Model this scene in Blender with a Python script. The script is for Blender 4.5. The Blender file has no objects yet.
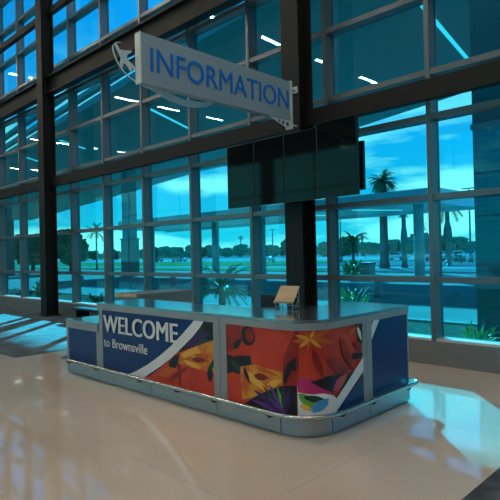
import bpy, bmesh, math, random
from mathutils import Vector, Matrix
random.seed(7)
PI = math.pi
scene = bpy.context.scene
COL = scene.collection

# ------------------------------------------------------------------ materials
def mat(name, col, rough=.5, metal=0., spec=.5, noise=None, bump=None, coat=0., emit=None, wave=None):
    m = bpy.data.materials.new(name); m.use_nodes = True
    nt = m.node_tree; b = nt.nodes['Principled BSDF']
    b.inputs['Base Color'].default_value = (*col, 1)
    b.inputs['Roughness'].default_value = rough
    b.inputs['Metallic'].default_value = metal
    b.inputs['Specular IOR Level'].default_value = spec
    b.inputs['Coat Weight'].default_value = coat
    b.inputs['Coat Roughness'].default_value = .05
    if noise:                                  # (scale, second colour, low, high[, stretch])
        tc = nt.nodes.new('ShaderNodeTexCoord'); mp = nt.nodes.new('ShaderNodeMapping')
        if len(noise) > 4: mp.inputs['Scale'].default_value = noise[4]
        n = nt.nodes.new('ShaderNodeTexNoise'); n.inputs['Scale'].default_value = noise[0]
        n.inputs['Detail'].default_value = 6
        r = nt.nodes.new('ShaderNodeValToRGB')
        r.color_ramp.elements[0].position = noise[2]; r.color_ramp.elements[1].position = noise[3]
        r.color_ramp.elements[0].color = (*col, 1); r.color_ramp.elements[1].color = (*noise[1], 1)
        nt.links.new(tc.outputs['Object'], mp.inputs['Vector']); nt.links.new(mp.outputs[0], n.inputs['Vector'])
        nt.links.new(n.outputs['Fac'], r.inputs['Fac']); nt.links.new(r.outputs['Color'], b.inputs['Base Color'])
    if bump:                                   # (scale, strength)
        n2 = nt.nodes.new('ShaderNodeTexNoise'); n2.inputs['Scale'].default_value = bump[0]
        bp = nt.nodes.new('ShaderNodeBump'); bp.inputs['Strength'].default_value = bump[1]
        bp.inputs['Distance'].default_value = .01
        tc2 = nt.nodes.new('ShaderNodeTexCoord')
        nt.links.new(tc2.outputs['Object'], n2.inputs['Vector'])
        nt.links.new(n2.outputs['Fac'], bp.inputs['Height']); nt.links.new(bp.outputs[0], b.inputs['Normal'])
    if emit:
        b.inputs['Emission Color'].default_value = (*emit[0], 1); b.inputs['Emission Strength'].default_value = emit[1]
    return m

M = {}
M['mullion'] = mat('mullion_aluminium', (.145, .16, .17), .34, .45)
M['steel'] = mat('brown_painted_steel', (.014, .0125, .012), .55, 0, .18)
M['column'] = mat('column_dark_paint', (.013, .012, .0115), .5, 0, .18)
M['floor'] = None
M['ceil'] = mat('ceiling_panel', (.26, .25, .24), .8)
M['wall'] = mat('painted_wall', (.18, .175, .17), .8)
M['base'] = mat('base_metal_panel', (.17, .175, .175), .35, .1)
M['sill'] = mat('sill_metal', (.55, .56, .56), .4)
M['gray'] = mat('desk_gray_laminate', (.26, .265, .27), .38, noise=(30, (.24, .245, .25), .4, .6))
M['top'] = mat('counter_top_grey', (.085, .10, .11), .16, 0, 1., coat=1.)
_b = M['top'].node_tree.nodes['Principled BSDF']; _b.inputs['Coat Roughness'].default_value = .12; _b.inputs['Coat IOR'].default_value = 1.75
M['brushed'] = mat('brushed_steel', (.36, .37, .375), .32, .75, noise=(6, (.29, .30, .305), .35, .65, (1, 1, 40)))
M['rail'] = mat('rail_steel', (.46, .44, .41), .22, .9)
M['black'] = mat('black_plastic', (.012, .012, .013), .45)
M['gap'] = mat('shadow_gap', (.02, .02, .02), .8)
M['screen'] = mat('screen_black_glass', (.003, .004, .005), .05, 0, .2)
M['bezel'] = mat('screen_bezel', (.01, .01, .011), .35)
M['signface'] = mat('sign_face', (.27, .315, .345), .45, 0, .3)
M['signedge'] = mat('sign_edge_metal', (.62, .60, .58), .4, .2)
M['letter'] = mat('letter_blue', (.012, .15, .50), .5, 0, .1)
M['emblem'] = mat('emblem_metal', (.60, .62, .63), .35, .2)
M['navy'] = mat('panel_navy', (.006, .032, .125), .35, 0, .22)
M['whitep'] = mat('print_white', (.66, .65, .64), .35, 0, .22)
M['red'] = mat('print_red', (.46, .036, .020), .35, 0, .22, noise=(3.2, (.58, .065, .03), .35, .7))
M['redd'] = mat('print_dark_red', (.20, .016, .014), .35, 0, .22, noise=(5, (.34, .026, .018), .4, .65))
M['yellow'] = mat('print_yellow', (.62, .27, .04), .35, 0, .22, noise=(7, (.50, .10, .02), .42, .62))
M['gold'] = mat('print_gold', (.72, .36, .06), .35, 0, .22)
M['orange'] = mat('print_orange', (.52, .10, .02), .35, 0, .22)
M['maroon'] = mat('print_black_leaf', (.018, .012, .016), .35, 0, .22)
M['purple'] = mat('print_purple', (.05, .015, .09), .35, 0, .22)
M['violet'] = mat('print_violet', (.10, .04, .22), .35, 0, .22)
M['dkgreen'] = mat('print_dark_green', (.02, .045, .03), .35, 0, .22)
M['green'] = mat('print_green', (.12, .32, .05), .35, 0, .22)
M['blue'] = mat('print_light_blue', (.06, .25, .48), .35, 0, .22)
M['pink'] = mat('print_pink', (.48, .03, .14), .35, 0, .22)
M['tan'] = mat('tan_wood', (.50, .35, .22), .5, noise=(4, (.42, .28, .17), .35, .65, (1, 12, 1)))
M['wire'] = mat('stand_wire', (.45, .45, .45), .3, .7)
M['concrete'] = mat('pavement_concrete', (.27, .27, .26), .9, 0, 0., noise=(.6, (.33, .325, .31), .35, .65))
M['asphalt'] = mat('asphalt_grey', (.17, .17, .17), .9, 0, 0., noise=(.4, (.2, .2, .2), .35, .65))
M['road'] = mat('pale_road', (.30, .30, .30), .9, 0, 0.)
M['kerb'] = mat('kerb_concrete', (.5, .5, .48), .8, 0, 0.)
M['soil'] = mat('planting_soil', (.10, .09, .07), .95, 0, 0., noise=(5, (.17, .17, .12), .35, .65), bump=(20, .6))
M['lawn'] = mat('lawn_green', (.12, .20, .075), .95, 0, 0., noise=(.25, (.17, .24, .10), .35, .65))
M['roof'] = mat('canopy_soffit', (.23, .225, .22), .7)
M['fascia'] = mat('canopy_fascia', (.55, .58, .62), .6)
M['soffit'] = mat('drop_off_soffit', (.50, .50, .48), .7)
M['brick'] = None
M['stone'] = mat('pillar_concrete', (.36, .35, .33), .8, noise=(1.2, (.28, .275, .265), .35, .65))
M['leaf'] = mat('leaf_green', (.09, .17, .04), .6, noise=(2, (.16, .24, .07), .35, .65))
M['leaf2'] = mat('leaf_pale', (.30, .44, .14), .6, noise=(2, (.40, .52, .18), .35, .65))
M['leafd'] = mat('leaf_dark', (.07, .115, .055), .85, 0, .1, noise=(.5, (.11, .16, .08), .35, .65))
M['leaff'] = mat('leaf_treeline_hazed', (.10, .165, .10), .9, 0, 0., noise=(.35, (.16, .23, .13), .35, .65))  # paler than the dark leaves: distance haze put into the colour
M['bark'] = mat('palm_bark', (.13, .10, .075), .9, noise=(8, (.08, .065, .05), .35, .65, (1, 1, 6)))
M['pole'] = mat('lamp_post_metal', (.16, .16, .17), .5, .5)
M['carw'] = mat('car_paint_pale', (.65, .66, .67), .3, 0, .5, coat=.5)
M['card'] = mat('car_paint_dark', (.05, .06, .08), .3, 0, .5, coat=.5)
M['carr'] = mat('car_paint_grey', (.28, .29, .31), .3, 0, .5, coat=.5)
M['carglass'] = mat('car_glass', (.02, .025, .03), .08)
M['tyre'] = mat('tyre_rubber', (.015, .015, .015), .9)
M['lamp'] = mat('lamp_diffuser', (.8, .8, .8), .5, emit=((1., .86, .68), 92.))
M['strip'] = mat('soffit_light_strip', (.8, .8, .8), .5, emit=((1., .92, .88), 1.0))
M['hill'] = mat('far_hill', (.06, .10, .10), .9)
M['bin'] = mat('bin_grey', (.18, .17, .16), .7)
M['grille'] = mat('grille_black', (.02, .02, .02), .6)
M['bwin'] = mat('far_building_wall', (.22, .20, .18), .8)

def floor_mat():
    m = mat('polished_terrazzo', (.50, .42, .35), .035, 0, .5, coat=.55)
    nt = m.node_tree; b = nt.nodes['Principled BSDF']
    tc = nt.nodes.new('ShaderNodeTexCoord')
    n = nt.nodes.new('ShaderNodeTexNoise'); n.inputs['Scale'].default_value = .55; n.inputs['Detail'].default_value = 4
    s = nt.nodes.new('ShaderNodeTexNoise'); s.inputs['Scale'].default_value = 55; s.inputs['Detail'].default_value = 2
    r = nt.nodes.new('ShaderNodeValToRGB')
    r.color_ramp.elements[0].position = .35; r.color_ramp.elements[1].position = .65
    r.color_ramp.elements[0].color = (.52, .435, .36, 1); r.color_ramp.elements[1].color = (.60, .505, .425, 1)
    r2 = nt.nodes.new('ShaderNodeValToRGB')
    r2.color_ramp.elements[0].position = .4; r2.color_ramp.elements[1].position = .6
    r2.color_ramp.elements[0].color = (.96, .96, .96, 1); r2.color_ramp.elements[1].color = (1, 1, 1, 1)
    br = nt.nodes.new('ShaderNodeTexBrick'); br.offset = 0
    br.inputs['Scale'].default_value = 1.; br.inputs['Brick Width'].default_value = 2.4; br.inputs['Row Height'].default_value = 2.4
    br.inputs['Mortar Size'].default_value = .006
    br.inputs['Color1'].default_value = (1, 1, 1, 1); br.inputs['Color2'].default_value = (.965, .965, .965, 1); br.inputs['Mortar'].default_value = (.86, .86, .86, 1)
    mx = nt.nodes.new('ShaderNodeMix'); mx.data_type = 'RGBA'; mx.blend_type = 'MULTIPLY'; mx.inputs['Factor'].default_value = 1
    mx2 = nt.nodes.new('ShaderNodeMix'); mx2.data_type = 'RGBA'; mx2.blend_type = 'MULTIPLY'; mx2.inputs['Factor'].default_value = 1
    for q in (n, s, br): nt.links.new(tc.outputs['Object'], q.inputs['Vector'])
    nt.links.new(n.outputs['Fac'], r.inputs['Fac']); nt.links.new(s.outputs['Fac'], r2.inputs['Fac'])
    nt.links.new(r.outputs['Color'], mx.inputs['A']); nt.links.new(r2.outputs['Color'], mx.inputs['B'])
    nt.links.new(mx.outputs['Result'], mx2.inputs['A']); nt.links.new(br.outputs['Color'], mx2.inputs['B'])
    nt.links.new(mx2.outputs['Result'], b.inputs['Base Color'])
    return m
M['floor'] = floor_mat()

def carpet_mat():
    m = mat('carpet_charcoal', (.05, .06, .07), .95, 0, .1); m.node_tree.nodes['Principled BSDF'].inputs['Sheen Weight'].default_value = .12
    nt = m.node_tree; b = nt.nodes['Principled BSDF']
    tc = nt.nodes.new('ShaderNodeTexCoord')
    w = nt.nodes.new('ShaderNodeTexNoise'); w.inputs['Scale'].default_value = .9; w.inputs['Distortion'].default_value = 2.2
    w.inputs['Detail'].default_value = 5
    r = nt.nodes.new('ShaderNodeValToRGB')
    e = r.color_ramp.elements
    e[0].position = .40; e[0].color = (.032, .037, .043, 1); e[1].position = .62; e[1].color = (.095, .11, .125, 1)
    n = nt.nodes.new('ShaderNodeTexNoise'); n.inputs['Scale'].default_value = 160
    bp = nt.nodes.new('ShaderNodeBump'); bp.inputs['Strength'].default_value = .4; bp.inputs['Distance'].default_value = .004
    nt.links.new(tc.outputs['Object'], w.inputs['Vector']); nt.links.new(tc.outputs['Object'], n.inputs['Vector'])
    nt.links.new(w.outputs['Fac'], r.inputs['Fac']); nt.links.new(r.outputs['Color'], b.inputs['Base Color'])
    nt.links.new(n.outputs['Fac'], bp.inputs['Height']); nt.links.new(bp.outputs[0], b.inputs['Normal'])
    return m
M['carpet'] = carpet_mat()

def brick_mat():
    m = mat('pillar_brick', (.14, .11, .10), .85)
    nt = m.node_tree; b = nt.nodes['Principled BSDF']
    tc = nt.nodes.new('ShaderNodeTexCoord'); sp = nt.nodes.new('ShaderNodeSeparateXYZ'); cb = nt.nodes.new('ShaderNodeCombineXYZ')
    ad = nt.nodes.new('ShaderNodeMath'); ad.operation = 'ADD'
    nt.links.new(tc.outputs['Object'], sp.inputs[0]); nt.links.new(sp.outputs[0], ad.inputs[0]); nt.links.new(sp.outputs[1], ad.inputs[1])
    nt.links.new(ad.outputs[0], cb.inputs[0]); nt.links.new(sp.outputs[2], cb.inputs[1])
    br = nt.nodes.new('ShaderNodeTexBrick'); br.inputs['Scale'].default_value = 1
    br.inputs['Brick Width'].default_value = .30; br.inputs['Row Height'].default_value = .10; br.inputs['Mortar Size'].default_value = .008
    br.inputs['Color1'].default_value = (.20, .165, .15, 1); br.inputs['Color2'].default_value = (.165, .14, .13, 1); br.inputs['Mortar'].default_value = (.22, .20, .19, 1)
    nt.links.new(cb.outputs[0], br.inputs['Vector']); nt.links.new(br.outputs['Color'], b.inputs['Base Color'])
    return m
M['brick'] = brick_mat()

def glass_mat(name, tint, f0):
    m = bpy.data.materials.new(name); m.use_nodes = True; nt = m.node_tree
    nt.nodes.clear()
    out = nt.nodes.new('ShaderNodeOutputMaterial'); mix = nt.nodes.new('ShaderNodeMixShader')
    tr = nt.nodes.new('ShaderNodeBsdfTransparent'); tr.inputs[0].default_value = (*tint, 1)
    gl = nt.nodes.new('ShaderNodeBsdfGlossy'); gl.inputs['Roughness'].default_value = 0; gl.inputs['Color'].default_value = (1, 1, 1, 1)
    tc = nt.nodes.new('ShaderNodeTexCoord'); wn = nt.nodes.new('ShaderNodeTexNoise'); wn.inputs['Scale'].default_value = .9; wn.inputs['Detail'].default_value = 1
    bp = nt.nodes.new('ShaderNodeBump'); bp.inputs['Strength'].default_value = .5; bp.inputs['Distance'].default_value = .004
    nt.links.new(tc.outputs['Object'], wn.inputs['Vector']); nt.links.new(wn.outputs['Fac'], bp.inputs['Height']); nt.links.new(bp.outputs[0], gl.inputs['Normal'])
    ge = nt.nodes.new('ShaderNodeNewGeometry'); dt = nt.nodes.new('ShaderNodeVectorMath'); dt.operation = 'DOT_PRODUCT'
    nt.links.new(ge.outputs['Normal'], dt.inputs[0]); nt.links.new(ge.outputs['Incoming'], dt.inputs[1])
    def mth(op, a, b=None):
        n = nt.nodes.new('ShaderNodeMath'); n.operation = op
        for i, v in enumerate((a, b)):
            if v is None: continue
            if isinstance(v, (int, float)): n.inputs[i].default_value = v
            else: nt.links.new(v, n.inputs[i])
        return n.outputs[0]
    c = mth('ABSOLUTE', dt.outputs['Value']); k = mth('POWER', mth('SUBTRACT', 1., c), 5.)
    fac = mth('ADD', mth('MULTIPLY', k, 1 - f0), f0)
    nt.links.new(fac, mix.inputs[0]); nt.links.new(tr.outputs[0], mix.inputs[1]); nt.links.new(gl.outputs[0], mix.inputs[2])
    nt.links.new(mix.outputs[0], out.inputs[0])
    return m
# two faces per pane: the tint below is applied twice
M['glass'] = glass_mat('tinted_glass', (.15, .79, .945), .048)
M['glassb'] = glass_mat('clear_glass', (.8, .88, .9), .04)

# ------------------------------------------------------------------ mesh helpers
class MB:
    def __init__(s): s.bm = bmesh.new(); s.mats = []
    def mi(s, m):
        if m is None: return 0
        m = M[m] if isinstance(m, str) else m
        if m not in s.mats: s.mats.append(m)
        return s.mats.index(m)
    def face(s, pts, m=None, smooth=False):
        vs = [s.bm.verts.new(p) for p in pts]
        try: f = s.bm.faces.new(vs)
        except ValueError: return None
        f.material_index = s.mi(m); f.smooth = smooth
        return f
    def box(s, x0, x1, y0, y1, z0, z1, m=None, bev=0):
        P = [(x0, y0, z0), (x1, y0, z0), (x1, y1, z0), (x0, y1, z0), (x0, y0, z1), (x1, y0, z1), (x1, y1, z1), (x0, y1, z1)]
        v = [s.bm.verts.new(p) for p in P]; k = s.mi(m); fs = []
        for q in ((0, 3, 2, 1), (4, 5, 6, 7), (0, 1, 5, 4), (1, 2, 6, 5), (2, 3, 7, 6), (3, 0, 4, 7)):
            f = s.bm.faces.new([v[i] for i in q]); f.material_index = k; fs.append(f)
        if bev:
            es = list({e for f in fs for e in f.edges})
            r = bmesh.ops.bevel(s.bm, geom=es, offset=bev, segments=2, profile=.7, affect='EDGES', clamp_overlap=True)
            for f in r['faces']: f.material_index = k
        return s
    def prism(s, poly, z0, z1, m=None):          # poly counter-clockwise in x, y
        k = s.mi(m); n = len(poly)
        a = [s.bm.verts.new((p[0], p[1], z0)) for p in poly]; b = [s.bm.verts.new((p[0], p[1], z1)) for p in poly]
        s.bm.faces.new(a[::-1]).material_index = k; s.bm.faces.new(b).material_index = k
        for i in range(n):
            j = (i + 1) % n; s.bm.faces.new((a[i], a[j], b[j], b[i])).material_index = k
        return s
    def plate(s, pts3, off, m=None):              # flat polygon in space given a thickness vector
        k = s.mi(m); off = Vector(off); n = len(pts3)
        a = [s.bm.verts.new(p) for p in pts3]; b = [s.bm.verts.new(Vector(p) + off) for p in pts3]
        s.bm.faces.new(a[::-1]).material_index = k; s.bm.faces.new(b).material_index = k
        for i in range(n):
            j = (i + 1) % n; s.bm.faces.new((a[i], a[j], b[j], b[i])).material_index = k
        return s
    def tube(s, pts, r, m=None, seg=8, cap=True):
        pts = [Vector(p) for p in pts]; n = len(pts); k = s.mi(m)
        rs = r if isinstance(r, (list, tuple)) else [r] * n
        rings = []; up = None
        for i, p in enumerate(pts):
            t = (pts[min(i + 1, n - 1)] - pts[max(i - 1, 0)]).normalized()
            if up is None:
                up = Vector((0, 0, 1)) if abs(t.z) < .9 else Vector((1, 0, 0))
            u = (up - t * up.dot(t)).normalized(); up = u; w = t.cross(u)
            rings.append([s.bm.verts.new(p + (u * math.cos(a) + w * math.sin(a)) * rs[i]) for a in [2 * PI * q / seg for q in range(seg)]])
        for i in range(n - 1):
            for q in range(seg):
                f = s.bm.faces.new((rings[i][q], rings[i][(q + 1) % seg], rings[i + 1][(q + 1) % seg], rings[i + 1][q]))
                f.material_index = k; f.smooth = True
        if cap:
            s.bm.faces.new(rings[0][::-1]).material_index = k; s.bm.faces.new(rings[-1]).material_index = k
        return s
    def blob(s, c, r, m=None, sub=2, amp=.25, squash=(1, 1, 1), seed=0):
        k = s.mi(m); rnd = random.Random(seed)
        res = bmesh.ops.create_icosphere(s.bm, subdivisions=sub, radius=1)
        for v in res['verts']:
            d = 1 + rnd.uniform(-amp, amp)
            v.co = Vector(c) + Vector((v.co.x * r * squash[0] * d, v.co.y * r * squash[1] * d, v.co.z * r * squash[2] * d))
        for f in {f for v in res['verts'] for f in v.link_faces}: f.material_index = k
        return s
    def build(s, name, parent=None, m=None, loc=None):
        me = bpy.data.meshes.new(name)
        bmesh.ops.recalc_face_normals(s.bm, faces=s.bm.faces[:]) if not getattr(s, 'keep', False) else None
        s.bm.to_mesh(me); s.bm.free()
        if m is not None: me.materials.append(M[m] if isinstance(m, str) else m)
        else:
            for q in s.mats: me.materials.append(q)
        o = bpy.data.objects.new(name, me); COL.objects.link(o)
        if loc: o.location = loc
        if parent: o.parent = parent
        return o

def thing(name, label, cat, loc=(0, 0, 0), rz=0, group=None):
    o = bpy.data.objects.new(name, None); COL.objects.link(o)
    o.location = loc; o.rotation_euler = (0, 0, rz); o.empty_display_size = .2
    tag(o, label, cat, group); return o
def tag(o, label, cat, group=None):
    o['label'] = label; o['category'] = cat
    if group: o['group'] = group
    return o
def struct(o): o['kind'] = 'structure'; return o
def dup(root, loc, rz=0, label=None, sc=None):
    r = root.copy(); COL.objects.link(r); r.location = loc; r.rotation_euler = (0, 0, rz)
    if sc: r.scale = (sc, sc, sc)
    if label: r['label'] = label
    for ch in root.children:
        c = ch.copy(); COL.objects.link(c); c.parent = r
        for g in ch.children:
            d = g.copy(); COL.objects.link(d); d.parent = c
    return r

# ------------------------------------------------------------------ writing
def text_polys(body, off=0.):
    cu = bpy.data.curves.new('lettering', 'FONT'); cu.body = body; cu.size = 1; cu.offset = off
    cu.extrude = .5; cu.resolution_u = 4
    o = bpy.data.objects.new('lettering', cu); COL.objects.link(o)
    dg = bpy.context.evaluated_depsgraph_get(); dg.update()
    me = bpy.data.meshes.new_from_object(o.evaluated_get(dg))
    bpy.data.objects.remove(o); bpy.data.curves.remove(cu)
    return me
def text_obj(name, body, o0, ax, az, an, w, h, depth, m, parent, off=0., base_ref=None):
    # o0 lower-left corner, ax / az directions of reading and up, an outward normal; fitted to w x h
    me = text_polys(body)
    if off:                                    # heavier strokes: the same outline laid again a little to each side
        bm = bmesh.new(); bm.from_mesh(me); g0 = bm.verts[:] + bm.edges[:] + bm.faces[:]
        for q in (off, -off):
            r = bmesh.ops.duplicate(bm, geom=g0)
            for v in r['geom']:
                if isinstance(v, bmesh.types.BMVert): v.co.x += q; v.co.z += .12 if q > 0 else .24
        bm.to_mesh(me); bm.free()
    xs = [v.co.x for v in me.vertices]; ys = [v.co.y for v in me.vertices]; zs = [v.co.z for v in me.vertices]
    x0, x1, y0, y1 = min(xs), max(xs), min(ys), max(ys); z0, z1 = min(zs), max(zs)
    ax, az, an, o0 = Vector(ax), Vector(az), Vector(an), Vector(o0)
    for v in me.vertices:
        v.co = o0 + ax * ((v.co.x - x0) / (x1 - x0) * w) + az * ((v.co.y - y0) / (y1 - y0) * h) + an * ((v.co.z - z0) / (z1 - z0) * depth)
    me.materials.clear(); me.materials.append(M[m]); me.name = name
    o = bpy.data.objects.new(name, me); COL.objects.link(o); o.parent = parent
    return o

# ------------------------------------------------------------------ room shell
WY = 7.22          # inner face of the curtain wall
GY = 7.42          # glass
XL, XR_, YB, ZC = -62., 10., -16., 11.5
struct(MB().box(XL, XR_, YB, 7.5, -.2, 0, 'floor').build('floor'))
c = struct(MB().box(XL, -9.05, 3.53, 7.2, 0, .006, 'carpet').build('floor_carpet'))
c = struct(MB().box(-1.475, XR_, -6, 4.9, 0, .006, 'carpet').build('floor_carpet'))
struct(MB().box(XL, XR_, YB, 7.6, ZC, ZC + .2, 'ceil').build('ceiling'))
struct(MB().box(XL - .2, XL, YB, 7.6, 0, ZC, 'wall').build('wall_left'))
struct(MB().box(XR_, XR_ + .2, YB, 7.6, 0, ZC, 'wall').build('wall_right'))
b = MB()
b.box(XL, XR_, YB - .2, YB, 0, 1.0, 'wall'); b.box(XL, XR_, YB - .2, YB, 8.6, ZC, 'wall')
xb = [XL + 1 + i * 8.75 for i in range(9)]
for i in range(9):
    b.box(xb[i] - 1.0, xb[i] + .25, YB - .2, YB, 1.0, 8.6, 'wall')
struct(b.build('wall_back'))
for i in range(8):
    x0, x1 = xb[i] + .25, xb[i + 1] - 1.0
    w = MB()
    for k in range(3): w.box(x0 + (x1 - x0) * k / 2 - .04, x0 + (x1 - x0) * k / 2 + .04, YB - .15, YB - .05, 1.0, 8.6)
    for z in (1.04, 3.5, 6.0, 8.56): w.box(x0, x1, YB - .15, YB - .05, z - .04, z + .04)
    o = struct(w.build('window_%d' % (i + 21), m='mullion'))
    MB().box(x0, x1, YB - .106, YB - .094, 1.0, 8.6, 'glass').build('glass', o)

MX = [-3.48 - 1.802 * k + .033 for k in range(-8, 34)]     # mullion centres
MX = [x for x in MX if XL + .1 < x < XR_ - .1]
TZ = [1.22, 2.41, 3.57, 4.21, 5.35, 6.47, 7.40, 8.53, 9.66, 10.8]
for i, x in enumerate(MX):
    struct(MB().box(x - .034, x + .034, WY, GY + .06, .36, ZC, 'mullion').build('trim_%d' % (i + 1)))
edges = [XR_] + MX + [XL]
for i in range(len(edges) - 1):
    x1 = edges[i] - (.034 if i else 0); x0 = edges[i + 1] + (.034 if i < len(edges) - 2 else 0)
    w = MB()
    for z in TZ: w.box(x0, x1, WY + .02, GY + .05, z - .042, z + .042)
    o = struct(w.build('window_%d' % (i + 1), m='mullion'))
    g = MB()
    zs = [.38] + TZ + [ZC]
    for k in range(len(zs) - 1):
        g.box(x0, x1, GY - .006, GY + .006, zs[k] + (.042 if k else 0), zs[k + 1] - (.042 if k < len(zs) - 2 else 0))
    g.build('glass', o, 'glass')
    MB().box(x0, x1, WY + .01, GY + .06, .345, .38).build('sill', o, 'sill')
b = MB().box(XL, XR_, WY, GY + .06, .0, .345, 'base')
struct(b.build('baseboard_front'))
# girders between the columns
def ibeam(y, z0, z1, hw, tf, nm):
    b = MB()
    b.box(XL, XR_, y - hw, y + hw, z1 - tf, z1); b.box(XL, XR_, y - hw, y + hw, z0, z0 + tf); b.box(XL, XR_, y - .015, y + .015, z0 + tf, z1 - tf)
    return struct(b.build(nm, m='steel'))
struct(MB().box(XL, XR_, 6.86, 7.0, 3.72, 3.99).build('trim_51', m='steel'))
ibeam(6.88, 6.38, 6.90, .11, .05, 'trim_52')
struct(MB().box(XL, XR_, 6.86, 7.0, 8.70, 8.88).build('trim_53', m='steel'))

def column(x0, label):
    t = thing('steel_column', label, 'column', (x0 + .18, 6.8, 0), 0)
    MB().box(-.18, .18, -.18, -.152, 0, ZC).build('flange', t, 'column')
    MB().box(-.18, .18, .152, .18, 0, ZC).build('flange', t, 'column')
    MB().box(-.012, .012, -.152, .152, 0, ZC).build('web', t, 'column')
    b = MB().box(-.24, .24, -.24, .24, .006 if x0 < -9 else 0, .03)
    for sx in (-.2, .2):
        for sy in (-.2, .2): b.tube([(sx, sy, .03), (sx, sy, .06)], .018, seg=6)
    b.build('base_plate', t, 'column')
    return t
column(-15.0, 'dark steel column standing on the charcoal carpet at the left')
column(-5.68, 'dark steel column behind the desk carrying the black screens')

# ------------------------------------------------------------------ ceiling lamps
protoL = None
ROWS = {-28.2: [3.4, -.6, -3.3, -6.5, -10.6], -16.1: [3.6, .0, -3.05, -7.4, -11.5], -42.7: [-4., -6.4, -8.6, -12.3], -57.4: [-7.6, -10.2, -13.], -22.3: [2.4],
        -10.: [4.6, 1.2], -7.: [-1.5], -4.: [4.5, .5, -4., -8.], 2.: [4., 0., -4., -8., -12.], 7.: [2., -4., -10.]}  # these rows are added for light, placed clear of the glass reflections
for x, ys in ROWS.items():
    for y in ys:
        if protoL is None:
            protoL = thing('ceiling_light', 'long warm white strip light fixed to the high hall ceiling', 'ceiling light', (x, y, ZC), 0, 'strip lights on the hall ceiling')
            MB().box(-.13, .13, -.85, .85, -.08, 0).build('housing', protoL, 'mullion')
            MB().box(-.09, .09, -.8, .8, -.1, -.081).build('diffuser', protoL, 'lamp')
        else: dup(protoL, (x, y, ZC))

# ------------------------------------------------------------------ information desk
DX, DR, DY = -2.84, .35, 3.6
S1 = (DX - DR) + 7.3; SA = DR * PI / 2
def prof(s, off=0.):
    if s <= S1: return (-7.3 + s, DY - off)
    if s <= S1 + SA:
        a = (s - S1) / DR; cx, cy = DX - DR, DY + DR
        return (cx + (DR + off) * math.sin(a), cy - (DR + off) * math.cos(a))
    return (DX + off, DY + DR + (s - S1 - SA))
def samples(s0, s1, step=.04):
    r = [s0]
    for k in range(0, 15):
        q = S1 + SA * k / 14
        if s0 + 1e-4 < q < s1 - 1e-4: r.append(q)
    return r + [s1]
def band(mb, s0, s1, z0, z1, i, o, m=None, smooth=True):
    ss = samples(s0, s1); k = mb.mi(m); V = []
    for s in ss:
        a, b_ = prof(s, i), prof(s, o)
        V.append([mb.bm.verts.new((*a, z0)), mb.bm.verts.new((*b_, z0)), mb.bm.verts.new((*b_, z1)), mb.bm.verts.new((*a, z1))])
    for q in range(len(V) - 1):
        A, B = V[q], V[q + 1]
        for e in range(4):
            f = mb.bm.faces.new((A[e], A[(e + 1) % 4], B[(e + 1) % 4], B[e])); f.material_index = k
    mb.bm.faces.new(V[0][::-1]).material_index = k; mb.bm.faces.new(V[-1]).material_index = k
    return mb
def clip(poly, axis, val, keep_ge):
    out = []; n = len(poly)
    for i in range(n):
        a, b_ = poly[i], poly[(i + 1) % n]
        ia = (a[axis] >= val) if keep_ge else (a[axis] <= val); ib = (b_[axis] >= val) if keep_ge else (b_[axis] <= val)
        if ia: out.append(a)
        if ia != ib:
            t = (val - a[axis]) / (b_[axis] - a[axis]); out.append((a[0] + (b_[0] - a[0]) * t, a[1] + (b_[1] - a[1]) * t))
    return out
class Print:
    """one printed panel: a backing band plus shapes laid on it like vinyl"""
    def __init__(s, s0, s1, z0, z1, backing):
        s.r = (s0, s1, z0, z1); s.mb = MB(); s.n = 0
        band(s.mb, s0, s1, z0, z1, -.02, 0, backing)
        bmesh.ops.recalc_face_normals(s.mb.bm, faces=s.mb.bm.faces[:]); s.mb.keep = True
    def shape(s, pts, m):
        s.n += 1; off = .0008 + .0003 * s.n; s0, s1, z0, z1 = s.r
        # cut into triangles first so concave outlines clip cleanly
        tb = bmesh.new(); f = tb.faces.new([tb.verts.new((p[0], p[1], 0)) for p in pts])
        r = bmesh.ops.triangulate(tb, faces=[f]); tris = [[(v.co.x, v.co.y) for v in q.verts] for q in tb.faces]; tb.free()
        cuts = [s0] + [q for q in samples(s0, s1) if s0 < q < s1] + [s1]
        for t in tris:
            t = clip(clip(t, 1, z0 + .001, True), 1, z1 - .001, False)
            for a, b_ in zip(cuts, cuts[1:]):
                p = clip(clip(t, 0, a, True), 0, b_, False) if len(t) > 2 else []
                if len(p) < 3: continue
                ar = sum(p[i][0] * p[(i + 1) % len(p)][1] - p[(i + 1) % len(p)][0] * p[i][1] for i in range(len(p)))
                if abs(ar) < 1e-7: continue
                if ar < 0: p = p[::-1]
                s.mb.face([(*prof(q[0], off), q[1]) for q in p], m)
        return s
def arc_pts(c, rx, rz, a0, a1, n=12): return [(c[0] + rx * math.cos(math.radians(a0 + (a1 - a0) * i / n)), c[1] + rz * math.sin(math.radians(a0 + (a1 - a0) * i / n))) for i in range(n + 1)]
def petal(p, ang, L, w, n=7):
    a = math.radians(ang); d = (math.cos(a), math.sin(a)); q = (-d[1], d[0]); up = []; dn = []
    for i in range(n + 1):
        t = i / n; h = w * math.sin(PI * t ** .8) * .5
        up.append((p[0] + d[0] * L * t + q[0] * h, p[1] + d[1] * L * t + q[1] * h)); dn.append((p[0] + d[0] * L * t - q[0] * h, p[1] + d[1] * L * t - q[1] * h))
    return up[:-1] + [dn[-1]] + dn[1:-1][::-1]

desk = thing('information_desk', 'long grey counter with blue and red printed panels and steel kick rail', 'counter', (0, 0, 0))
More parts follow.
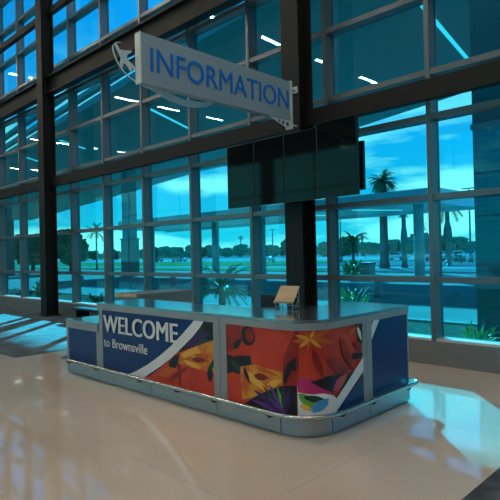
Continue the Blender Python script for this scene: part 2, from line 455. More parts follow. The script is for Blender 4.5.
# carcass
ss = samples(.90, 6.04)
outer = [prof(s, -.021) for s in ss]
inn = [(-3.62, 5.39)] + [(-4.42 + .8 * math.cos(a), 5.05 - .8 * math.sin(a)) for a in [PI / 2 * k / 8 for k in range(9)]] + [(-6.40, 4.25)]
b = MB().prism(outer + inn, .0, .955, 'gray'); b.build('carcass', desk)
b = MB().prism([(-7.28, 3.621), (-6.41, 3.621), (-6.41, 4.25), (-7.28, 4.25)], .0, .65, 'gray'); b.build('carcass', desk)
# counter tops
oc = [prof(s, .012) for s in samples(.885, 6.05)]
innt = [(-3.60, 5.41)] + [(-4.40 + .8 * math.cos(a), 5.05 - .8 * math.sin(a)) for a in [PI / 2 * k / 8 for k in range(9)]] + [(-6.415, 4.25)]
b = MB().prism(oc + innt, 1.022, 1.05, 'top'); b.build('countertop', desk)
b = MB().prism([(-7.312, 3.588), (-6.417, 3.588), (-6.417, 4.25), (-7.312, 4.25)], .742, .77, 'top'); o = b.build('countertop', desk); o['label'] = 'lower countertop at the left end'
# fascia strips with joints
fj = [.885, 3.305, 4.10, 4.58, 5.205, 6.05]
for a, c_ in zip(fj, fj[1:]): band(MB(), a + .003, c_ - .003, .957, 1.021, -.02, .010, 'gray').build('fascia', desk)
b = MB(); band(b, -.01, .882, .652, .741, -.02, .010, 'gray'); b.box(-7.312, -7.29, 3.6, 4.25, .652, .741, 'gray'); b.build('fascia', desk)
MB().box(-6.42, -6.40, 3.62, 4.25, .77, 1.02, 'gray').build('end_panel', desk)
MB().box(-7.305, -7.285, 3.6, 4.25, .2, .65, 'gray').build('end_panel', desk)
band(MB(), 6.02, 6.045, .2, .955, -.6, .0, 'gray') .build('end_panel', desk)
# posts
for s0, s1 in ((-.005, .055), (.845, .915), (.918, 1.005), (3.212, 3.303), (3.309, 3.405), (5.115, 5.20), (5.206, 5.29)):
    top = .65 if s0 < .9 else .956
    band(MB(), s0, s1, .19, top, -.02, .006, 'gray').build('post', desk)
# base plates, shadow gap, ledge
bj = [.0, .886, 2.10, 3.24, 4.11, 4.61, 5.24, 6.05]
for a, c_ in zip(bj, bj[1:]): band(MB(), a + .006, c_ - .006, .022, .165, -.02, .004, 'brushed').build('kick_plate', desk)
MB().box(-7.306, -7.284, 3.6, 4.25, .022, .165, 'brushed').build('kick_plate', desk)
band(MB(), .0, 6.05, .166, .194, -.02, .014, 'gray').build('ledge', desk)
# rail with returns, and its brackets
RO = .075; zr = .205
pts = [(-7.375, 4.2, zr), (-7.375, 3.62, zr)] + [(-7.28 - .095 * math.cos(a), 3.62 - .095 * math.sin(a), zr) for a in (.4, .8, 1.2)]
pts += [(*prof(s, RO), zr) for s in samples(.03, 6.05)]
pts += [(DX + RO - .10 * (1 - math.cos(a)), prof(6.05)[1] + .10 * math.sin(a), zr) for a in (.5, 1., 1.5)]
pts += [(DX - .5, prof(6.05)[1] + .10, zr)]
MB().tube(pts, .021, seg=10).build('kick_rail', desk, 'rail')
for s in (.10, .886, 1.9, 2.62, 3.24, 4.0, 4.72, 5.24, 5.95):
    p, q = prof(s, .0), prof(s, RO)
    MB().tube([(*p, .15), (*prof(s, .05), .155), (*q, .19)], .009, seg=6).build('rail_bracket', desk, 'black')

Z0, Z1 = .197, .956
pr_ = Print(.056, .844, Z0, .65, 'navy'); pr_.mb.build('printed_panel', desk)['label'] = 'plain navy blue panel'
# --- welcome panel
p = Print(1.006, 3.211, Z0, Z1, 'navy')
p.shape([(1.93, .19), (2.12, .27), (2.28, .37), (2.47, .50), (2.68, .66), (2.86, .80), (3.04, .96), (3.22, .96), (3.22, .19)], 'red')
p.shape([(3.06, .96), (3.22, .96), (3.22, .775), (2.95, .70), (2.66, .59), (2.60, .60), (2.86, .80)], 'maroon')
p.shape(petal((2.70, .66), 22, .50, .13), 'purple'); p.shape(petal((2.78, .73), 40, .34, .07), 'violet')
p.shape(petal((2.9, .70), 12, .33, .07), 'dkgreen'); p.shape(petal((3.0, .80), 75, .17, .07), 'dkgreen')
p.shape([(2.66, .575), (2.95, .69), (3.215, .775), (3.215, .44), (3.09, .435), (2.62, .455)], 'yellow')
p.shape([(2.66, .57), (2.95, .685), (3.0, .62), (2.86, .58), (2.72, .53)], 'gold')
p.shape([(2.90, .60), (3.12, .62), (3.14, .52), (2.96, .53)], 'orange')
p.shape(petal((2.85, .53), 5, .26, .06), 'redd'); p.shape(petal((2.7, .50), -8, .30, .05), 'gold')
p.shape([(2.44, .45), (2.52, .52), (2.64, .57), (2.60, .44), (2.53, .37), (2.465, .31)], 'maroon')
p.shape([(2.66, .46), (2.60, .455), (2.62, .21), (2.65, .21)], 'redd')
p.shape(petal((3.14, .33), 85, .20, .09), 'maroon'); p.shape(petal((3.16, .47), 60, .13, .06), 'dkgreen')
p.shape(petal((2.25, .28), 20, .35, .10), 'orange')
p.shape(petal((2.40, .22), 30, .5, .06), 'redd')
p.shape([(1.60, .19), (1.80, .265), (2.03, .37), (2.27, .50), (2.50, .645), (2.70, .79), (2.86, .915), (2.905, .957), (3.065, .957), (3.0, .885), (2.86, .765), (2.68, .635), (2.47, .49), (2.27, .375), (2.08, .275), (1.93, .195)], 'whitep')
panel = p.mb.build('printed_panel', desk); panel['label'] = 'navy panel with white welcome lettering and a white swoosh'
text_obj('lettering', 'WELCOME', (-7.3 + 1.05, DY - .0125, .680), (1, 0, 0), (0, 0, 1), (0, -1, 0), 1.585, .218, .004, 'whitep', panel, .028)
text_obj('lettering', 'to Brownsville', (-7.3 + 1.055, DY - .0125, .487), (1, 0, 0), (0, 0, 1), (0, -1, 0), .985, .115, .004, 'whitep', panel, 0.)
# --- corner panel
p = Print(3.406, 5.114, Z0, Z1, 'red')
p.shape([(3.41, .957), (3.60, .957), (3.61, .84), (3.545, .72), (3.41, .67)], 'redd')
p.shape(arc_pts((3.71, .865), .098, .095, 0, 350, 16), 'maroon'); p.shape(arc_pts((3.735, .875), .06, .07, 0, 350, 14), 'redd')
p.shape(petal((3.42, .78), 20, .24, .10), 'redd'); p.shape(petal((3.50, .72), 40, .16, .07), 'maroon')
p.shape([(3.41, .655), (3.50, .64), (3.60, .66), (3.74, .677), (3.75, .60), (3.735, .55), (3.63, .515), (3.568, .474), (3.50, .49), (3.41, .46)], 'maroon')
p.shape(petal((3.47, .60), -35, .22, .08), 'dkgreen')
p.shape([(3.60, .555), (3.78, .60), (3.95, .585), (4.14, .575), (4.14, .455), (3.945, .372), (3.76, .28), (3.62, .24), (3.60, .42)], 'yellow')
p.shape(petal((3.62, .53), -25, .42, .08), 'gold'); p.shape(petal((3.80, .575), -8, .30, .04), 'orange'); p.shape(petal((3.78, .49), 3, .20, .07), 'redd')
p.shape(petal((3.64, .56), -60, .18, .05), 'maroon'); p.shape(petal((3.95, .43), 20, .2, .06), 'gold')
p.shape([(3.64, .20), (3.80, .30), (3.945, .375), (4.149, .457), (4.278, .479), (4.278, .19)], 'maroon')
for a, m_, L, w in ((172, 'violet', .46, .05), (158, 'purple', .44, .07), (142, 'dkgreen', .36, .06), (128, 'violet', .32, .05), (112, 'green', .28, .04), (98, 'dkgreen', .26, .06), (82, 'purple', .25, .05), (150, 'violet', .26, .03)):
    p.shape(petal((4.17, .20), a, L, w), m_)
p.shape([(4.15, .70), (4.278, .957), (4.30, .957), (4.30, .47), (4.15, .455)], 'redd')
p.shape([(4.165, .585), (4.20, .66), (4.276, .72), (4.276, .60), (4.235, .60), (4.20, .53), (4.172, .46), (4.15, .50)], 'maroon')
p.shape([(4.284, .46), (4.62, .36), (4.70, .30), (4.62, .19), (4.284, .19)], 'whitep')
p.shape(petal((4.29, .40), -40, .24, .09), 'green'); p.shape(petal((4.33, .37), -12, .24, .06), 'dkgreen'); p.shape(petal((4.30, .30), -25, .13, .05), 'gold')
p.shape([(4.39, .26), (4.46, .33), (4.57, .345), (4.56, .28), (4.50, .24), (4.42, .225)], 'blue')
p.shape([(4.286, .53), (4.42, .53), (4.50, .46), (4.60, .395), (4.42, .39), (4.286, .41)], 'pink')
p.shape([(4.40, .50), (4.55, .54), (4.80, .53), (5.0, .50), (4.82, .40), (4.62, .385), (4.50, .44)], 'maroon')
p.shape(petal((4.62, .40), 25, .26, .10), 'pink'); p.shape(petal((4.70, .40), 40, .2, .06), 'orange')
for a, L, w, m_ in ((-170, .15, .045, 'orange'), (165, .13, .035, 'yellow'), (20, .24, .035, 'orange'), (-12, .28, .04, 'orange'), (-40, .14, .035, 'yellow'), (60, .10, .03, 'yellow'), (110, .08, .035, 'orange'), (-100, .11, .03, 'orange'), (-140, .12, .035, 'yellow')):
    p.shape(petal((4.40, .885), a, L, w), m_)
p.shape(petal((4.42, .80), -70, .3, .07), 'redd'); p.shape(petal((4.75, .86), -60, .4, .10), 'redd'); p.shape(petal((4.55, .70), -30, .4, .12), 'redd')
p.shape([(4.99, .957), (5.114, .957), (5.114, .76), (5.02, .79), (5.06, .85)], 'maroon'); p.shape(petal((5.03, .93), -65, .16, .05), 'whitep'); p.shape(petal((4.86, .88), 15, .22, .04), 'orange')
p.shape(petal((4.91, .655), 0, .22, .06), 'maroon'); p.shape(petal((4.96, .80), -35, .17, .05), 'redd')
p.shape([(5.114, .46), (5.114, .19), (4.62, .19)], 'navy')
p.shape([(5.114, .625), (5.114, .495), (4.63, .19), (4.47, .19)], 'whitep')
o = p.mb.build('printed_panel', desk); o['label'] = 'red and orange floral panel wrapping the rounded corner'
# --- side panel
p = Print(5.291, 6.02, Z0, Z1, 'navy')
p.shape([(5.291, .957), (5.36, .957), (5.291, .84)], 'red')
p.shape([(5.335, .957), (5.455, .957), (5.291, .76), (5.291, .89)], 'whitep')
o = p.mb.build('printed_panel', desk); o['label'] = 'navy side panel with a white diagonal stripe'
MB().box(-6.2, -4.1, 4.40, 4.95, .72, .75).build('work_shelf', desk, 'gray')
MB().box(-6.2, -6.17, 4.252, 4.95, 0, .72).build('shelf_support', desk, 'gray'); MB().box(-4.53, -4.5, 4.40, 4.95, 0, .72).build('shelf_support', desk, 'gray')

# monitor behind the counter
t = thing('monitor', 'back of a dark monitor standing behind the counter beside the document stand', 'monitor', (-4.34, 4.75, .75))
MB().box(-.14, .14, -.02, .02, .12, .40, bev=.006).build('housing', t, 'black')
MB().box(-.02, .02, -.012, .03, .012, .16).build('stand', t, 'black'); MB().box(-.09, .09, -.06, .09, 0, .012).build('foot', t, 'black')
# sloped document stand
t = thing('document_stand', 'small tan sloped board on wire legs standing on the counter', 'document stand', (-3.715, 4.345, 1.05), math.radians(14))
a = [(-.115, -.10, .07), (.115, -.10, .07), (.115, .075, .235), (-.115, .075, .235)]
MB().plate(a, (0, -.007, .008)).build('board', t, 'tan')
MB().plate([(-.115, -.112, .068), (.115, -.112, .068), (.115, -.10, .066), (-.115, -.10, .066)], (0, -.004, .022)).build('ledge', t, 'tan')
for sx in (-1, 1):
    MB().tube([(sx * .1, -.09, 0), (sx * .1, -.09, .077)], .006, seg=6).build('leg', t, 'wire')
    MB().tube([(sx * .1, .07, 0), (sx * .1, .07, .228)], .006, seg=6).build('leg', t, 'wire')
    MB().tube([(sx * .1, -.09, .02), (sx * .1, .07, .02)], .005, seg=6).build('stretcher', t, 'wire')
    MB().tube([(sx * .1, -.02, .02), (sx * .1, .07, .12)], .004, seg=6).build('brace', t, 'wire')
MB().tube([(-.1, .07, .03), (.1, .07, .03)], .005, seg=6).build('stretcher', t, 'wire')
MB().tube([(-.1, .07, .12), (.1, .07, .12)], .005, seg=6).build('stretcher', t, 'wire')

# low counter behind, and bench by the window
t = thing('side_counter', 'free-standing low counter with tan front edge behind the desk', 'counter', (-8.07, 5.85, 0))
MB().box(-.36, .30, -.72, .48, 0, .95, bev=.004).build('body', t, 'base')
MB().box(-.38, .32, -.745, .50, .95, 1.0, bev=.004).build('top', t, 'base'); MB().box(-.38, .30, -.76, -.746, .94, 1.005).build('front_edge', t, 'tan')  # tan strip puts the front face's warm lighting into the colour
t = thing('bench', 'low black bench along the window base near the left column', 'bench', (-12.6, 6.95, .006))
MB().box(-.75, .75, -.2, .2, .26, .32, bev=.01).build('seat', t, 'black')
for sx in (-.6, .6): MB().box(sx - .03, sx + .03, -.18, .18, 0, .26).build('leg', t, 'black')

# ------------------------------------------------------------------ information sign
sign = thing('hanging_sign', 'grey information sign with blue letters projecting from the steel column', 'sign', (-5.40, 6.5, 3.75))
SB = MB().box(-.05, .05, -2.85, -.07, 0, .615, bev=.004).build('panel', sign, 'signface')
MB().box(-.056, .056, -2.866, -2.851, -.004, .619).build('edge_strip', sign, 'signedge')
text_obj('lettering', 'INFORMATION', (.0505, -2.72, .165), (0, 1, 0), (0, 0, 1), (1, 0, 0), 2.60, .295, .012, 'letter', SB, .0)
text_obj('lettering', 'INFORMATION', (-.0505, -.12, .165), (0, -1, 0), (0, 0, 1), (-1, 0, 0), 2.60, .295, .012, 'letter', SB, .0)
MB().box(-.06, .06, -.069, -.02, -.13, .63, bev=.004).build('mounting_channel', sign, 'signedge')
for z in (.52, -.06):
    b = MB().tube([(0.02, -.02, z), (0.02, .118, z)], .018, seg=8)
    if z > .1: b.box(-.02, .06, .085, .119, z - .05, z + .05)
    b.build('mounting_peg', sign, 'signedge')
g = MB(); g.plate([(.03, -.57, -.006), (.03, -.07, -.006), (.03, -.07, -.125), (.03, -.17, -.125)], (.012, 0, 0), 'signedge')
for yy, zz, rr in ((-.14, -.07, .03), (-.24, -.06, .026), (-.33, -.045, .02)): g.tube([(.041, yy, zz), (.044, yy, zz)], rr, 'black', seg=10)
g.build('gusset', sign)
# emblem: aircraft with an orbit line
pl = [(3.395, 4.185), (3.415, 4.178), (3.45, 4.125), (3.52, 4.132), (3.60, 4.150), (3.60, 4.135), (3.545, 4.095), (3.535, 4.045), (3.60, 4.0), (3.645, 3.975), (3.645, 3.955), (3.585, 3.950), (3.605, 3.915), (3.575, 3.925), (3.55, 3.965), (3.50, 3.998), (3.475, 3.935), (3.458, 3.925), (3.452, 3.985), (3.462, 4.04), (3.435, 4.095), (3.39, 4.16)]
MB().plate([(-.085, 3.52 + (y - 3.52) * 1.12 - 6.5, 4.05 + (z - 4.05) * 1.12 - 3.75) for y, z in pl], (-.014, 0, 0)).build('aircraft_emblem', sign, 'emblem')
ar = [(3.469, 4.228), (3.387, 4.205), (3.346, 4.150), (3.357, 4.079), (3.409, 3.973), (3.489, 3.884), (3.571, 3.830), (3.67, 3.79), (3.90, 3.76), (4.168, 3.700), (4.40, 3.680), (4.62, 3.69), (4.80, 3.725), (5.007, 3.81)]
wd = [.003, .004, .005, .005, .005, .005, .005, .007, .02, .04, .045, .04, .03, .008]
b = MB(); up_ = []; dn_ = []
for i, (y, z) in enumerate(ar):
    y0, z0 = ar[max(i - 1, 0)]; y1, z1 = ar[min(i + 1, len(ar) - 1)]; L = math.hypot(y1 - y0, z1 - z0); n_ = (-(z1 - z0) / L, (y1 - y0) / L)
    up_.append((-.085, y + n_[0] * wd[i] - 6.5, z + n_[1] * wd[i] - 3.75)); dn_.append((-.085, y - n_[0] * wd[i] - 6.5, z - n_[1] * wd[i] - 3.75))
for i in range(len(ar) - 1): b.plate([up_[i], up_[i + 1], dn_[i + 1], dn_[i]], (-.014, 0, 0))
b.build('orbit_line', sign, 'emblem')
for y, z in ((-2.84, .19), (-2.55, .07), (-2.2, .03)): MB().tube([(-.05, y, z), (-.09, y, z)], .008, seg=6).build('standoff', sign, 'signedge')

# ------------------------------------------------------------------ screens on the column
labels = ['black portrait screen farthest left in the row of four', 'black portrait screen second from the left under the sign', 'black portrait screen third from the left in front of the column', 'black portrait screen at the right end of the row, set slightly higher']
xs = [-6.785, -6.125, -5.465, -4.80]
for i, x in enumerate(xs):
    w = .655 if i < 3 else .70
    z0, z1 = (2.452, 3.535) if i < 3 else (2.455, 3.585)
    y = 6.38 if i < 3 else 6.36
    t = thing('display_screen', labels[i], 'screen', (x + w / 2, y, z0), 0, 'portrait screens on the column')
    MB().box(-w / 2 + .002, w / 2 - .002, 0, .06, 0, z1 - z0, bev=.004).build('housing', t, 'bezel')
    MB().box(-w / 2 + .012, w / 2 - .012, -.003, .001, .012, z1 - z0 - .012).build('screen', t, 'screen')
    MB().box(-.12, .12, .06, .115 if i < 3 else .135, .35, .75).build('mount', t, 'black')
t = thing('mounting_frame', 'black steel rails behind the screens fixed to the column', 'bracket', (-5.5, 6.53, 2.9))
for z in (0, .22): MB().box(-1.05, 1.15, -.035, .015, z, z + .05).build('rail', t, 'black')
for x in (-.12, .12): MB().box(x - .03, x + .03, .015, .09, -.1, .4).build('upright', t, 'black')
t = thing('display_screen', 'smaller black screen facing the windows behind the row of four', 'screen', (-4.76, 6.70, 2.56))
MB().box(-.55, .55, 0, .05, 0, .72, bev=.004).build('housing', t, 'bezel')
MB().box(-.53, .53, .049, .053, .02, .70).build('screen', t, 'screen')
MB().box(-.58, .2, -.05, .0, .3, .4).build('mount', t, 'black')

# ------------------------------------------------------------------ outdoors: ground
struct(MB().box(-420, 200, 7.5, 520, -.25, -.03, 'asphalt').build('ground'))
struct(MB().box(-90, 30, 7.5, 36, -.2, -.005, 'concrete').build('pavement'))
struct(MB().box(-60, 20, 7.55, 11.3, -.1, .02, 'soil').build('planting_bed'))
struct(MB().box(-60, 20, 11.3, 11.45, -.1, .06, 'kerb').build('kerb'))
struct(MB().box(-300, -31, 37, 44, -.1, .03, 'lawn').build('lawn'))
struct(MB().box(-300, -50, 51, 88, -.1, .03, 'lawn').build('lawn'))
struct(MB().box(-300, 80, 44, 51, -.1, .0, 'road').build('road'))
struct(MB().box(-300, 80, 88, 150, -.1, .0, 'road').build('road'))
struct(MB().box(-30, 40, 36, 36.2, -.1, .12, 'kerb').build('kerb'))
struct(MB().box(-31, 40, 51, 51.3, -.1, .14, 'kerb').build('kerb'))

# ------------------------------------------------------------------ high canopy over the forecourt
t = thing('entrance_canopy', 'high flat canopy roof outside the glass wall on brick pillars', 'canopy', (0, 0, 0))
near = [(-100, 22.0), (-60, 17.2), (-40.3, 14.92), (-25.3, 13.15), (-10.2, 11.40), (14, 8.7)]
far = [(14, 20.0), (-9.6, 24.7), (-17, 26.8), (-19.5, 29.6), (-31, 29.95), (-35.3, 30.0), (-58, 34.6), (-100, 42.5)]  # middle of this edge bulges outward, added to block sun from the floor
MB().prism(near + far, 9.0, 9.35, 'roof').build('roof_slab', t)
for d in (.75, 1.5):
    pts_ = [(x, y - d) for x, y in near if x < -9]; b = MB()
    for p0, p1 in zip(pts_, pts_[1:]): b.plate([(*p0, 9.05), (*p1, 9.05), (*p1, 9.3), (*p0, 9.3)], (0, .25, 0))
    b.build('louvre', t, 'roof')
for p0, p1 in (((-7.19, 14.6), (-8.14, 20.56)), ((-21.67, 15.06), (-23.9, 19.7)), ((-37.98, 15.88), (-40.5, 19.2)), ((-31.25, 15.2), (-32.6, 17.6)), ((-14.5, 15.0), (-15.6, 20.5))):
    d = Vector((p1[0] - p0[0], p1[1] - p0[1], 0)).normalized(); n_ = Vector((-d.y, d.x, 0)) * .06
    a, c_ = Vector((*p0, 8.95)), Vector((*p1, 8.95))
    MB().plate([a - n_, c_ - n_, c_ + n_, a + n_], (0, 0, .06)).build('light_strip', t, 'strip')
def pillar(x0, x1, y0, y1, zb, lower):
    o = MB().box(x0, x1, y0, y1, 0, zb, lower).build('pillar', t)
    MB().box(x0 - .06, x1 + .06, y0 - .06, y1 + .06, zb, zb + .12, 'stone').build('cap', o)
    MB().box(x0 + .1, x1 - .1, y0 + .1, y1 - .1, zb + .12, 9.0, 'stone').build('shaft', o)
    return o
pillar(-39.7, -38.6, 24.6, 25.7, 3.1, 'brick')
o = MB().box(-3.95, -2.35, 10.1, 11.7, 0, 9.0, 'brick').build('pillar', t)
for z in (.9, 3.9): MB().box(-3.98, -2.32, 10.07, 11.73, z, z + .1, 'stone').build('band', o)
pillar(-56.0, -54.9, 20.5, 21.6, 5.6, 'brick')

# ------------------------------------------------------------------ lower drop-off canopy
t = thing('drop_off_canopy', 'low flat canopy over the drop-off lane on round columns', 'canopy', (0, 0, 0))
MB().box(-48.5, -14.1, 30.0, 36.0, 4.55, 4.95, 'soffit').build('roof_slab', t)
b = MB(); b.box(-48.6, -14.0, 29.9, 30.05, 4.45, 5.36); b.box(-48.6, -14.0, 35.9, 36.05, 4.3, 5.36); b.box(-14.1, -13.95, 29.9, 36.05, 4.45, 5.36); b.box(-48.65, -48.5, 29.9, 36.05, 4.45, 5.36)
b.build('fascia', t, 'fascia')
MB().box(-48.4, -14.2, 29.85, 29.9, 5.0, 5.08).build('gutter', t, 'fascia')
for x in (-15.7, -29.3, -34.9, -44.6): MB().tube([(x, 31.2, 0), (x, 31.2, 4.56)], .32, 'stone', seg=16).build('column', t)
for x0, y0, x1, y1 in ((-20.5, 31, -18.6, 34.5), (-26, 31, -24.2, 34.5)):
    d = Vector((x1 - x0, y1 - y0, 0)).normalized(); n_ = Vector((-d.y, d.x, 0)) * .06; a, c_ = Vector((x0, y0, 4.5)), Vector((x1, y1, 4.5))
    MB().plate([a - n_, c_ - n_, c_ + n_, a + n_], (0, 0, .05)).build('light_strip', t, 'strip')

# ------------------------------------------------------------------ palms and plants
def frond(mb, base, az, elev, L, w, droop, m, seg=8, leaflets=True, rnd=random):
    d = Vector((math.cos(az), math.sin(az), 0)); p = Vector(base); el = elev; pts_ = [p.copy()]
    for i in range(seg):
        p = p + (d * math.cos(el) + Vector((0, 0, math.sin(el)))) * (L / seg); el -= droop / seg; pts_.append(p.copy())
    side = Vector((-d.y, d.x, 0))
    if not leaflets:
        for i in range(seg):
            w0 = w * math.sin(PI * (.15 + .85 * i / seg)) * .5; w1 = w * math.sin(PI * (.15 + .85 * (i + 1) / seg)) * .5 if i < seg - 1 else .002
            u = Vector((0, 0, .25 * w0))
            mb.face([pts_[i] - side * w0 + u, pts_[i], pts_[i + 1], pts_[i + 1] - side * w1 + u], m); mb.face([pts_[i], pts_[i] + side * w0 + u, pts_[i + 1] + side * w1 + u, pts_[i + 1]], m)
        return
    mb.tube(pts_, [.02 * L / 2] * (seg) + [.004], m, seg=4, cap=False)
    n = seg * 3
    for i in range(2, n + 1):
        t_ = i / n * seg; k = min(int(t_), seg - 1); q = pts_[k].lerp(pts_[k + 1], t_ - k); ax = (pts_[k + 1] - pts_[k]).normalized()
        ll = w * (.45 + .75 * math.sin(PI * min(1, i / n * .95)))
        for sg in (-1, 1):
            tip = q + side * sg * ll * .8 + ax * ll * .55 - Vector((0, 0, ll * rnd.uniform(.1, .45)))
            e = ax * (L / n * .42); mb.face([q - e, q + e, tip], m)
def palm(name, label, loc, H, n, L, w, tr=.22, plain=False, lean=(0, 0), seed=1, lf='leaf', skirt=0, group=None, bulge=0.):
    rnd = random.Random(seed); t = thing(name, label, 'palm tree', loc, 0, group)
    pts_ = [(lean[0] * k * k, lean[1] * k * k, H * k) for k in [i / 8 for i in range(9)]]
    rr = [tr * (1.25 if i == 0 else 1 - .03 * i) for i in range(9)]
    if bulge: rr[4] *= 1 + bulge; rr[5] *= 1 + bulge * .8
    MB().tube(pts_, rr, seg=8).build('trunk', t, 'bark')
    top = Vector(pts_[-1]); mb = MB(); mb.keep = True
    for i in range(n):
        az = 2 * PI * i / n * 2.618 + rnd.uniform(-.2, .2); el = rnd.uniform(-.3, 1.45)
        frond(mb, top, az, el, L * rnd.uniform(.8, 1.1), w, rnd.uniform(.9, 1.7), lf, leaflets=not plain, rnd=rnd)
    mb.build('crown', t)
    if skirt:
        mb = MB(); mb.keep = True
        for i in range(skirt): frond(mb, top - Vector((0, 0, .15)), 2 * PI * i / skirt, -.5, L * .7, w * .6, 1.0, 'bark', seg=5, rnd=rnd)
        mb.build('dead_frond_skirt', t)
    return t
palm('fan_palm', 'tall palm with its crown showing above the drop-off canopy roof', (-26.5, 45.5, 0), 8.3, 60, 1.6, .34, .44, seed=2, lf='leafd', skirt=14)
palm('fan_palm', 'palm trunk just right of the tall palm, crown hidden by the canopy', (-24.6, 45.9, 0), 5.2, 18, .7, .3, .26, seed=3, lf='leafd', bulge=.5)
palm('feather_palm', 'palm with a bulging trunk and feathery crown right of the window mullion', (-23.2, 52.3, 0), 6.0, 22, 2.2, .45, .28, seed=4, lf='leafd', bulge=.9)
palm('slender_palm', 'thin far palm seen right of the left steel column', (-63.4, 35.6, 0), 5.0, 14, 1.7, .4, .11, seed=5, lf='leafd')
palm('young_palm', 'young palm with upright fronds seen right of the screen column', (-20.0, 30.3, 0), 2.1, 16, 1.5, .24, .10, plain=True, seed=6, lf='leafd')
def shrub(name, label, loc, R, H, n, m, seed, cat='plant', w=.12, leaf=.35):
    rnd = random.Random(seed); mb = MB(); mb.keep = True
    for i in range(n):
        az = rnd.uniform(0, 2 * PI); r0 = R * math.sqrt(rnd.random()) * .7; z = rnd.uniform(.0, .65) * H
        frond(mb, (math.cos(az) * r0, math.sin(az) * r0, z), az + rnd.uniform(-1, 1), rnd.uniform(.2, 1.4), leaf * rnd.uniform(.7, 1.2), w, rnd.uniform(.2, 1.2), m, seg=4, leaflets=False, rnd=rnd)
    o = mb.build(name); o.location = loc; return tag(o, label, cat)
shrub('shrub', 'leafy shrub at the foot of the young palm', (-18.3, 27.6, 0), .75, 1.2, 90, 'leaf', 11, w=.14, leaf=.6)
shrub('shrub', 'pale leafed shrub outside the glass below the young palm', (-6.15, 9.3, .02), .42, 1.15, 130, 'leaf2', 12, w=.05, leaf=.36)
shrub('leafy_plant', 'bright strap leaved plant in the bed at the far right window', (-3.55, 9.15, .02), .30, .2, 45, 'leaf2', 13, w=.045, leaf=.30)
shrub('leafy_plant', 'small low plant beside the brick pillar in the window bed', (-2.7, 8.5, .02), .3, .15, 40, 'leaf2', 14, w=.05, leaf=.26)
shrub('leafy_plant', 'single young plant in the bed behind the counter end', (-4.38, 9.1, .02), .06, .15, 9, 'leaf2', 15, w=.03, leaf=.36)
shrub('leafy_plant', 'broad leaved plant outside the glass left of the left column', (-19.3, 8.7, .02), .45, .75, 40, 'leaf', 16, w=.14, leaf=.6)
shrub('shrub', 'round dark shrub in the bed near the low end of the desk', (-15.9, 8.9, .02), .5, .45, 110, 'leafd', 17, w=.06, leaf=.25)
shrub('shrub', 'dark shrub in the bed at the extreme left window', (-21.9, 8.9, .02), .45, .4, 70, 'leafd', 18, w=.08, leaf=.3)
# large strappy clump in front of the middle panes
rnd = random.Random(31)
t = thing('cycad', 'large spiky fronded plant outside the glass behind the counter', 'plant', (-9.75, 8.9, .02))
MB().tube([(0, 0, 0), (0, 0, .8)], [.10, .08], seg=8).build('trunk', t, 'bark')
mb = MB(); mb.keep = True
for i in range(42): frond(mb, (0, 0, .75), 2 * PI * i * .618, rnd.uniform(-.2, 1.3), rnd.uniform(.8, 1.15), .10, rnd.uniform(.7, 1.5), 'leaf' if i % 3 else 'leafd', rnd=rnd)
mb.build('fronds', t)

# treeline
def tree(name, label, loc, H, R, seed, group=None, m='leaff', trunk=True):
    rnd = random.Random(seed); t = thing(name, label, 'tree', loc, 0, group)
    MB().tube([(0, 0, 0), (.1, 0, H * .5)], [R * .10, R * .06], seg=6).build('trunk', t, 'bark')
    mb = MB()
    for i in range(7):
        a = rnd.uniform(0, 2 * PI); r = R * rnd.uniform(0, .6)
        mb.blob((r * math.cos(a), r * math.sin(a), H * rnd.uniform(.38, .80)), R * rnd.uniform(.45, .7), m, 3, .30, (1, 1, rnd.uniform(.6, .9)), seed * 31 + i)
    mb.build('crown', t); return t
TL = 'dark leafy tree in the distant treeline beyond the lawns'
pt = [tree('broadleaf_tree', TL, (-330, 247, 0), 8.5, 5.6, 41, 'treeline beyond the lawns'), tree('broadleaf_tree', TL, (-316.5, 247, 0), 7.2, 5.3, 42, 'treeline beyond the lawns'), tree('broadleaf_tree', TL, (-303, 247, 0), 9.4, 5.6, 43, 'treeline beyond the lawns')]
for i in range(52):
    px = -420 + (i % 26) * 13.2 + (6.6 if i > 25 else 0) + rnd.uniform(-.6, .6); y = (232 if i < 26 else 262) + rnd.uniform(-1, 1)
    dup(pt[i % 3], (px, y, 0), rnd.uniform(0, 6), TL, rnd.uniform(.62, 1.06))
TR = 'low dark tree beyond the car park behind the palms'
for i in range(16):
    o = dup(pt[i % 3], (-128 + i * 8.6 + rnd.uniform(-.5, .5), 176 + rnd.uniform(-3, 3), 0), rnd.uniform(0, 6), TR, rnd.uniform(.55, .70)); o['group'] = 'trees beyond the car park'
tree('broadleaf_tree', 'dark dense tree seen through the far left panes', (-62, 26.5, 0), 4.9, 2.6, 51)
tree('broadleaf_tree', 'dark tree between the left column and the far left tree', (-57.5, 29.0, 0), 4.7, 2.3, 52)
pp = None
for i, (x, y, h) in enumerate(((-283, 238, 12), (-268, 240, 11), (-247, 243, 12.5), (-232, 240, 11.5), (-105, 165, 7.4), (-84, 168, 9.0))):
    tp = palm('skyline_palm', 'far palm rising above the treeline', (x, y, 0), h, 14, 2.6, .8, .35, seed=60 + i, lf='leafd', group='palms above the treeline')
struct(MB().box(-900, 150, 470, 490, -1, 8, 'hill').build('far_hill'))

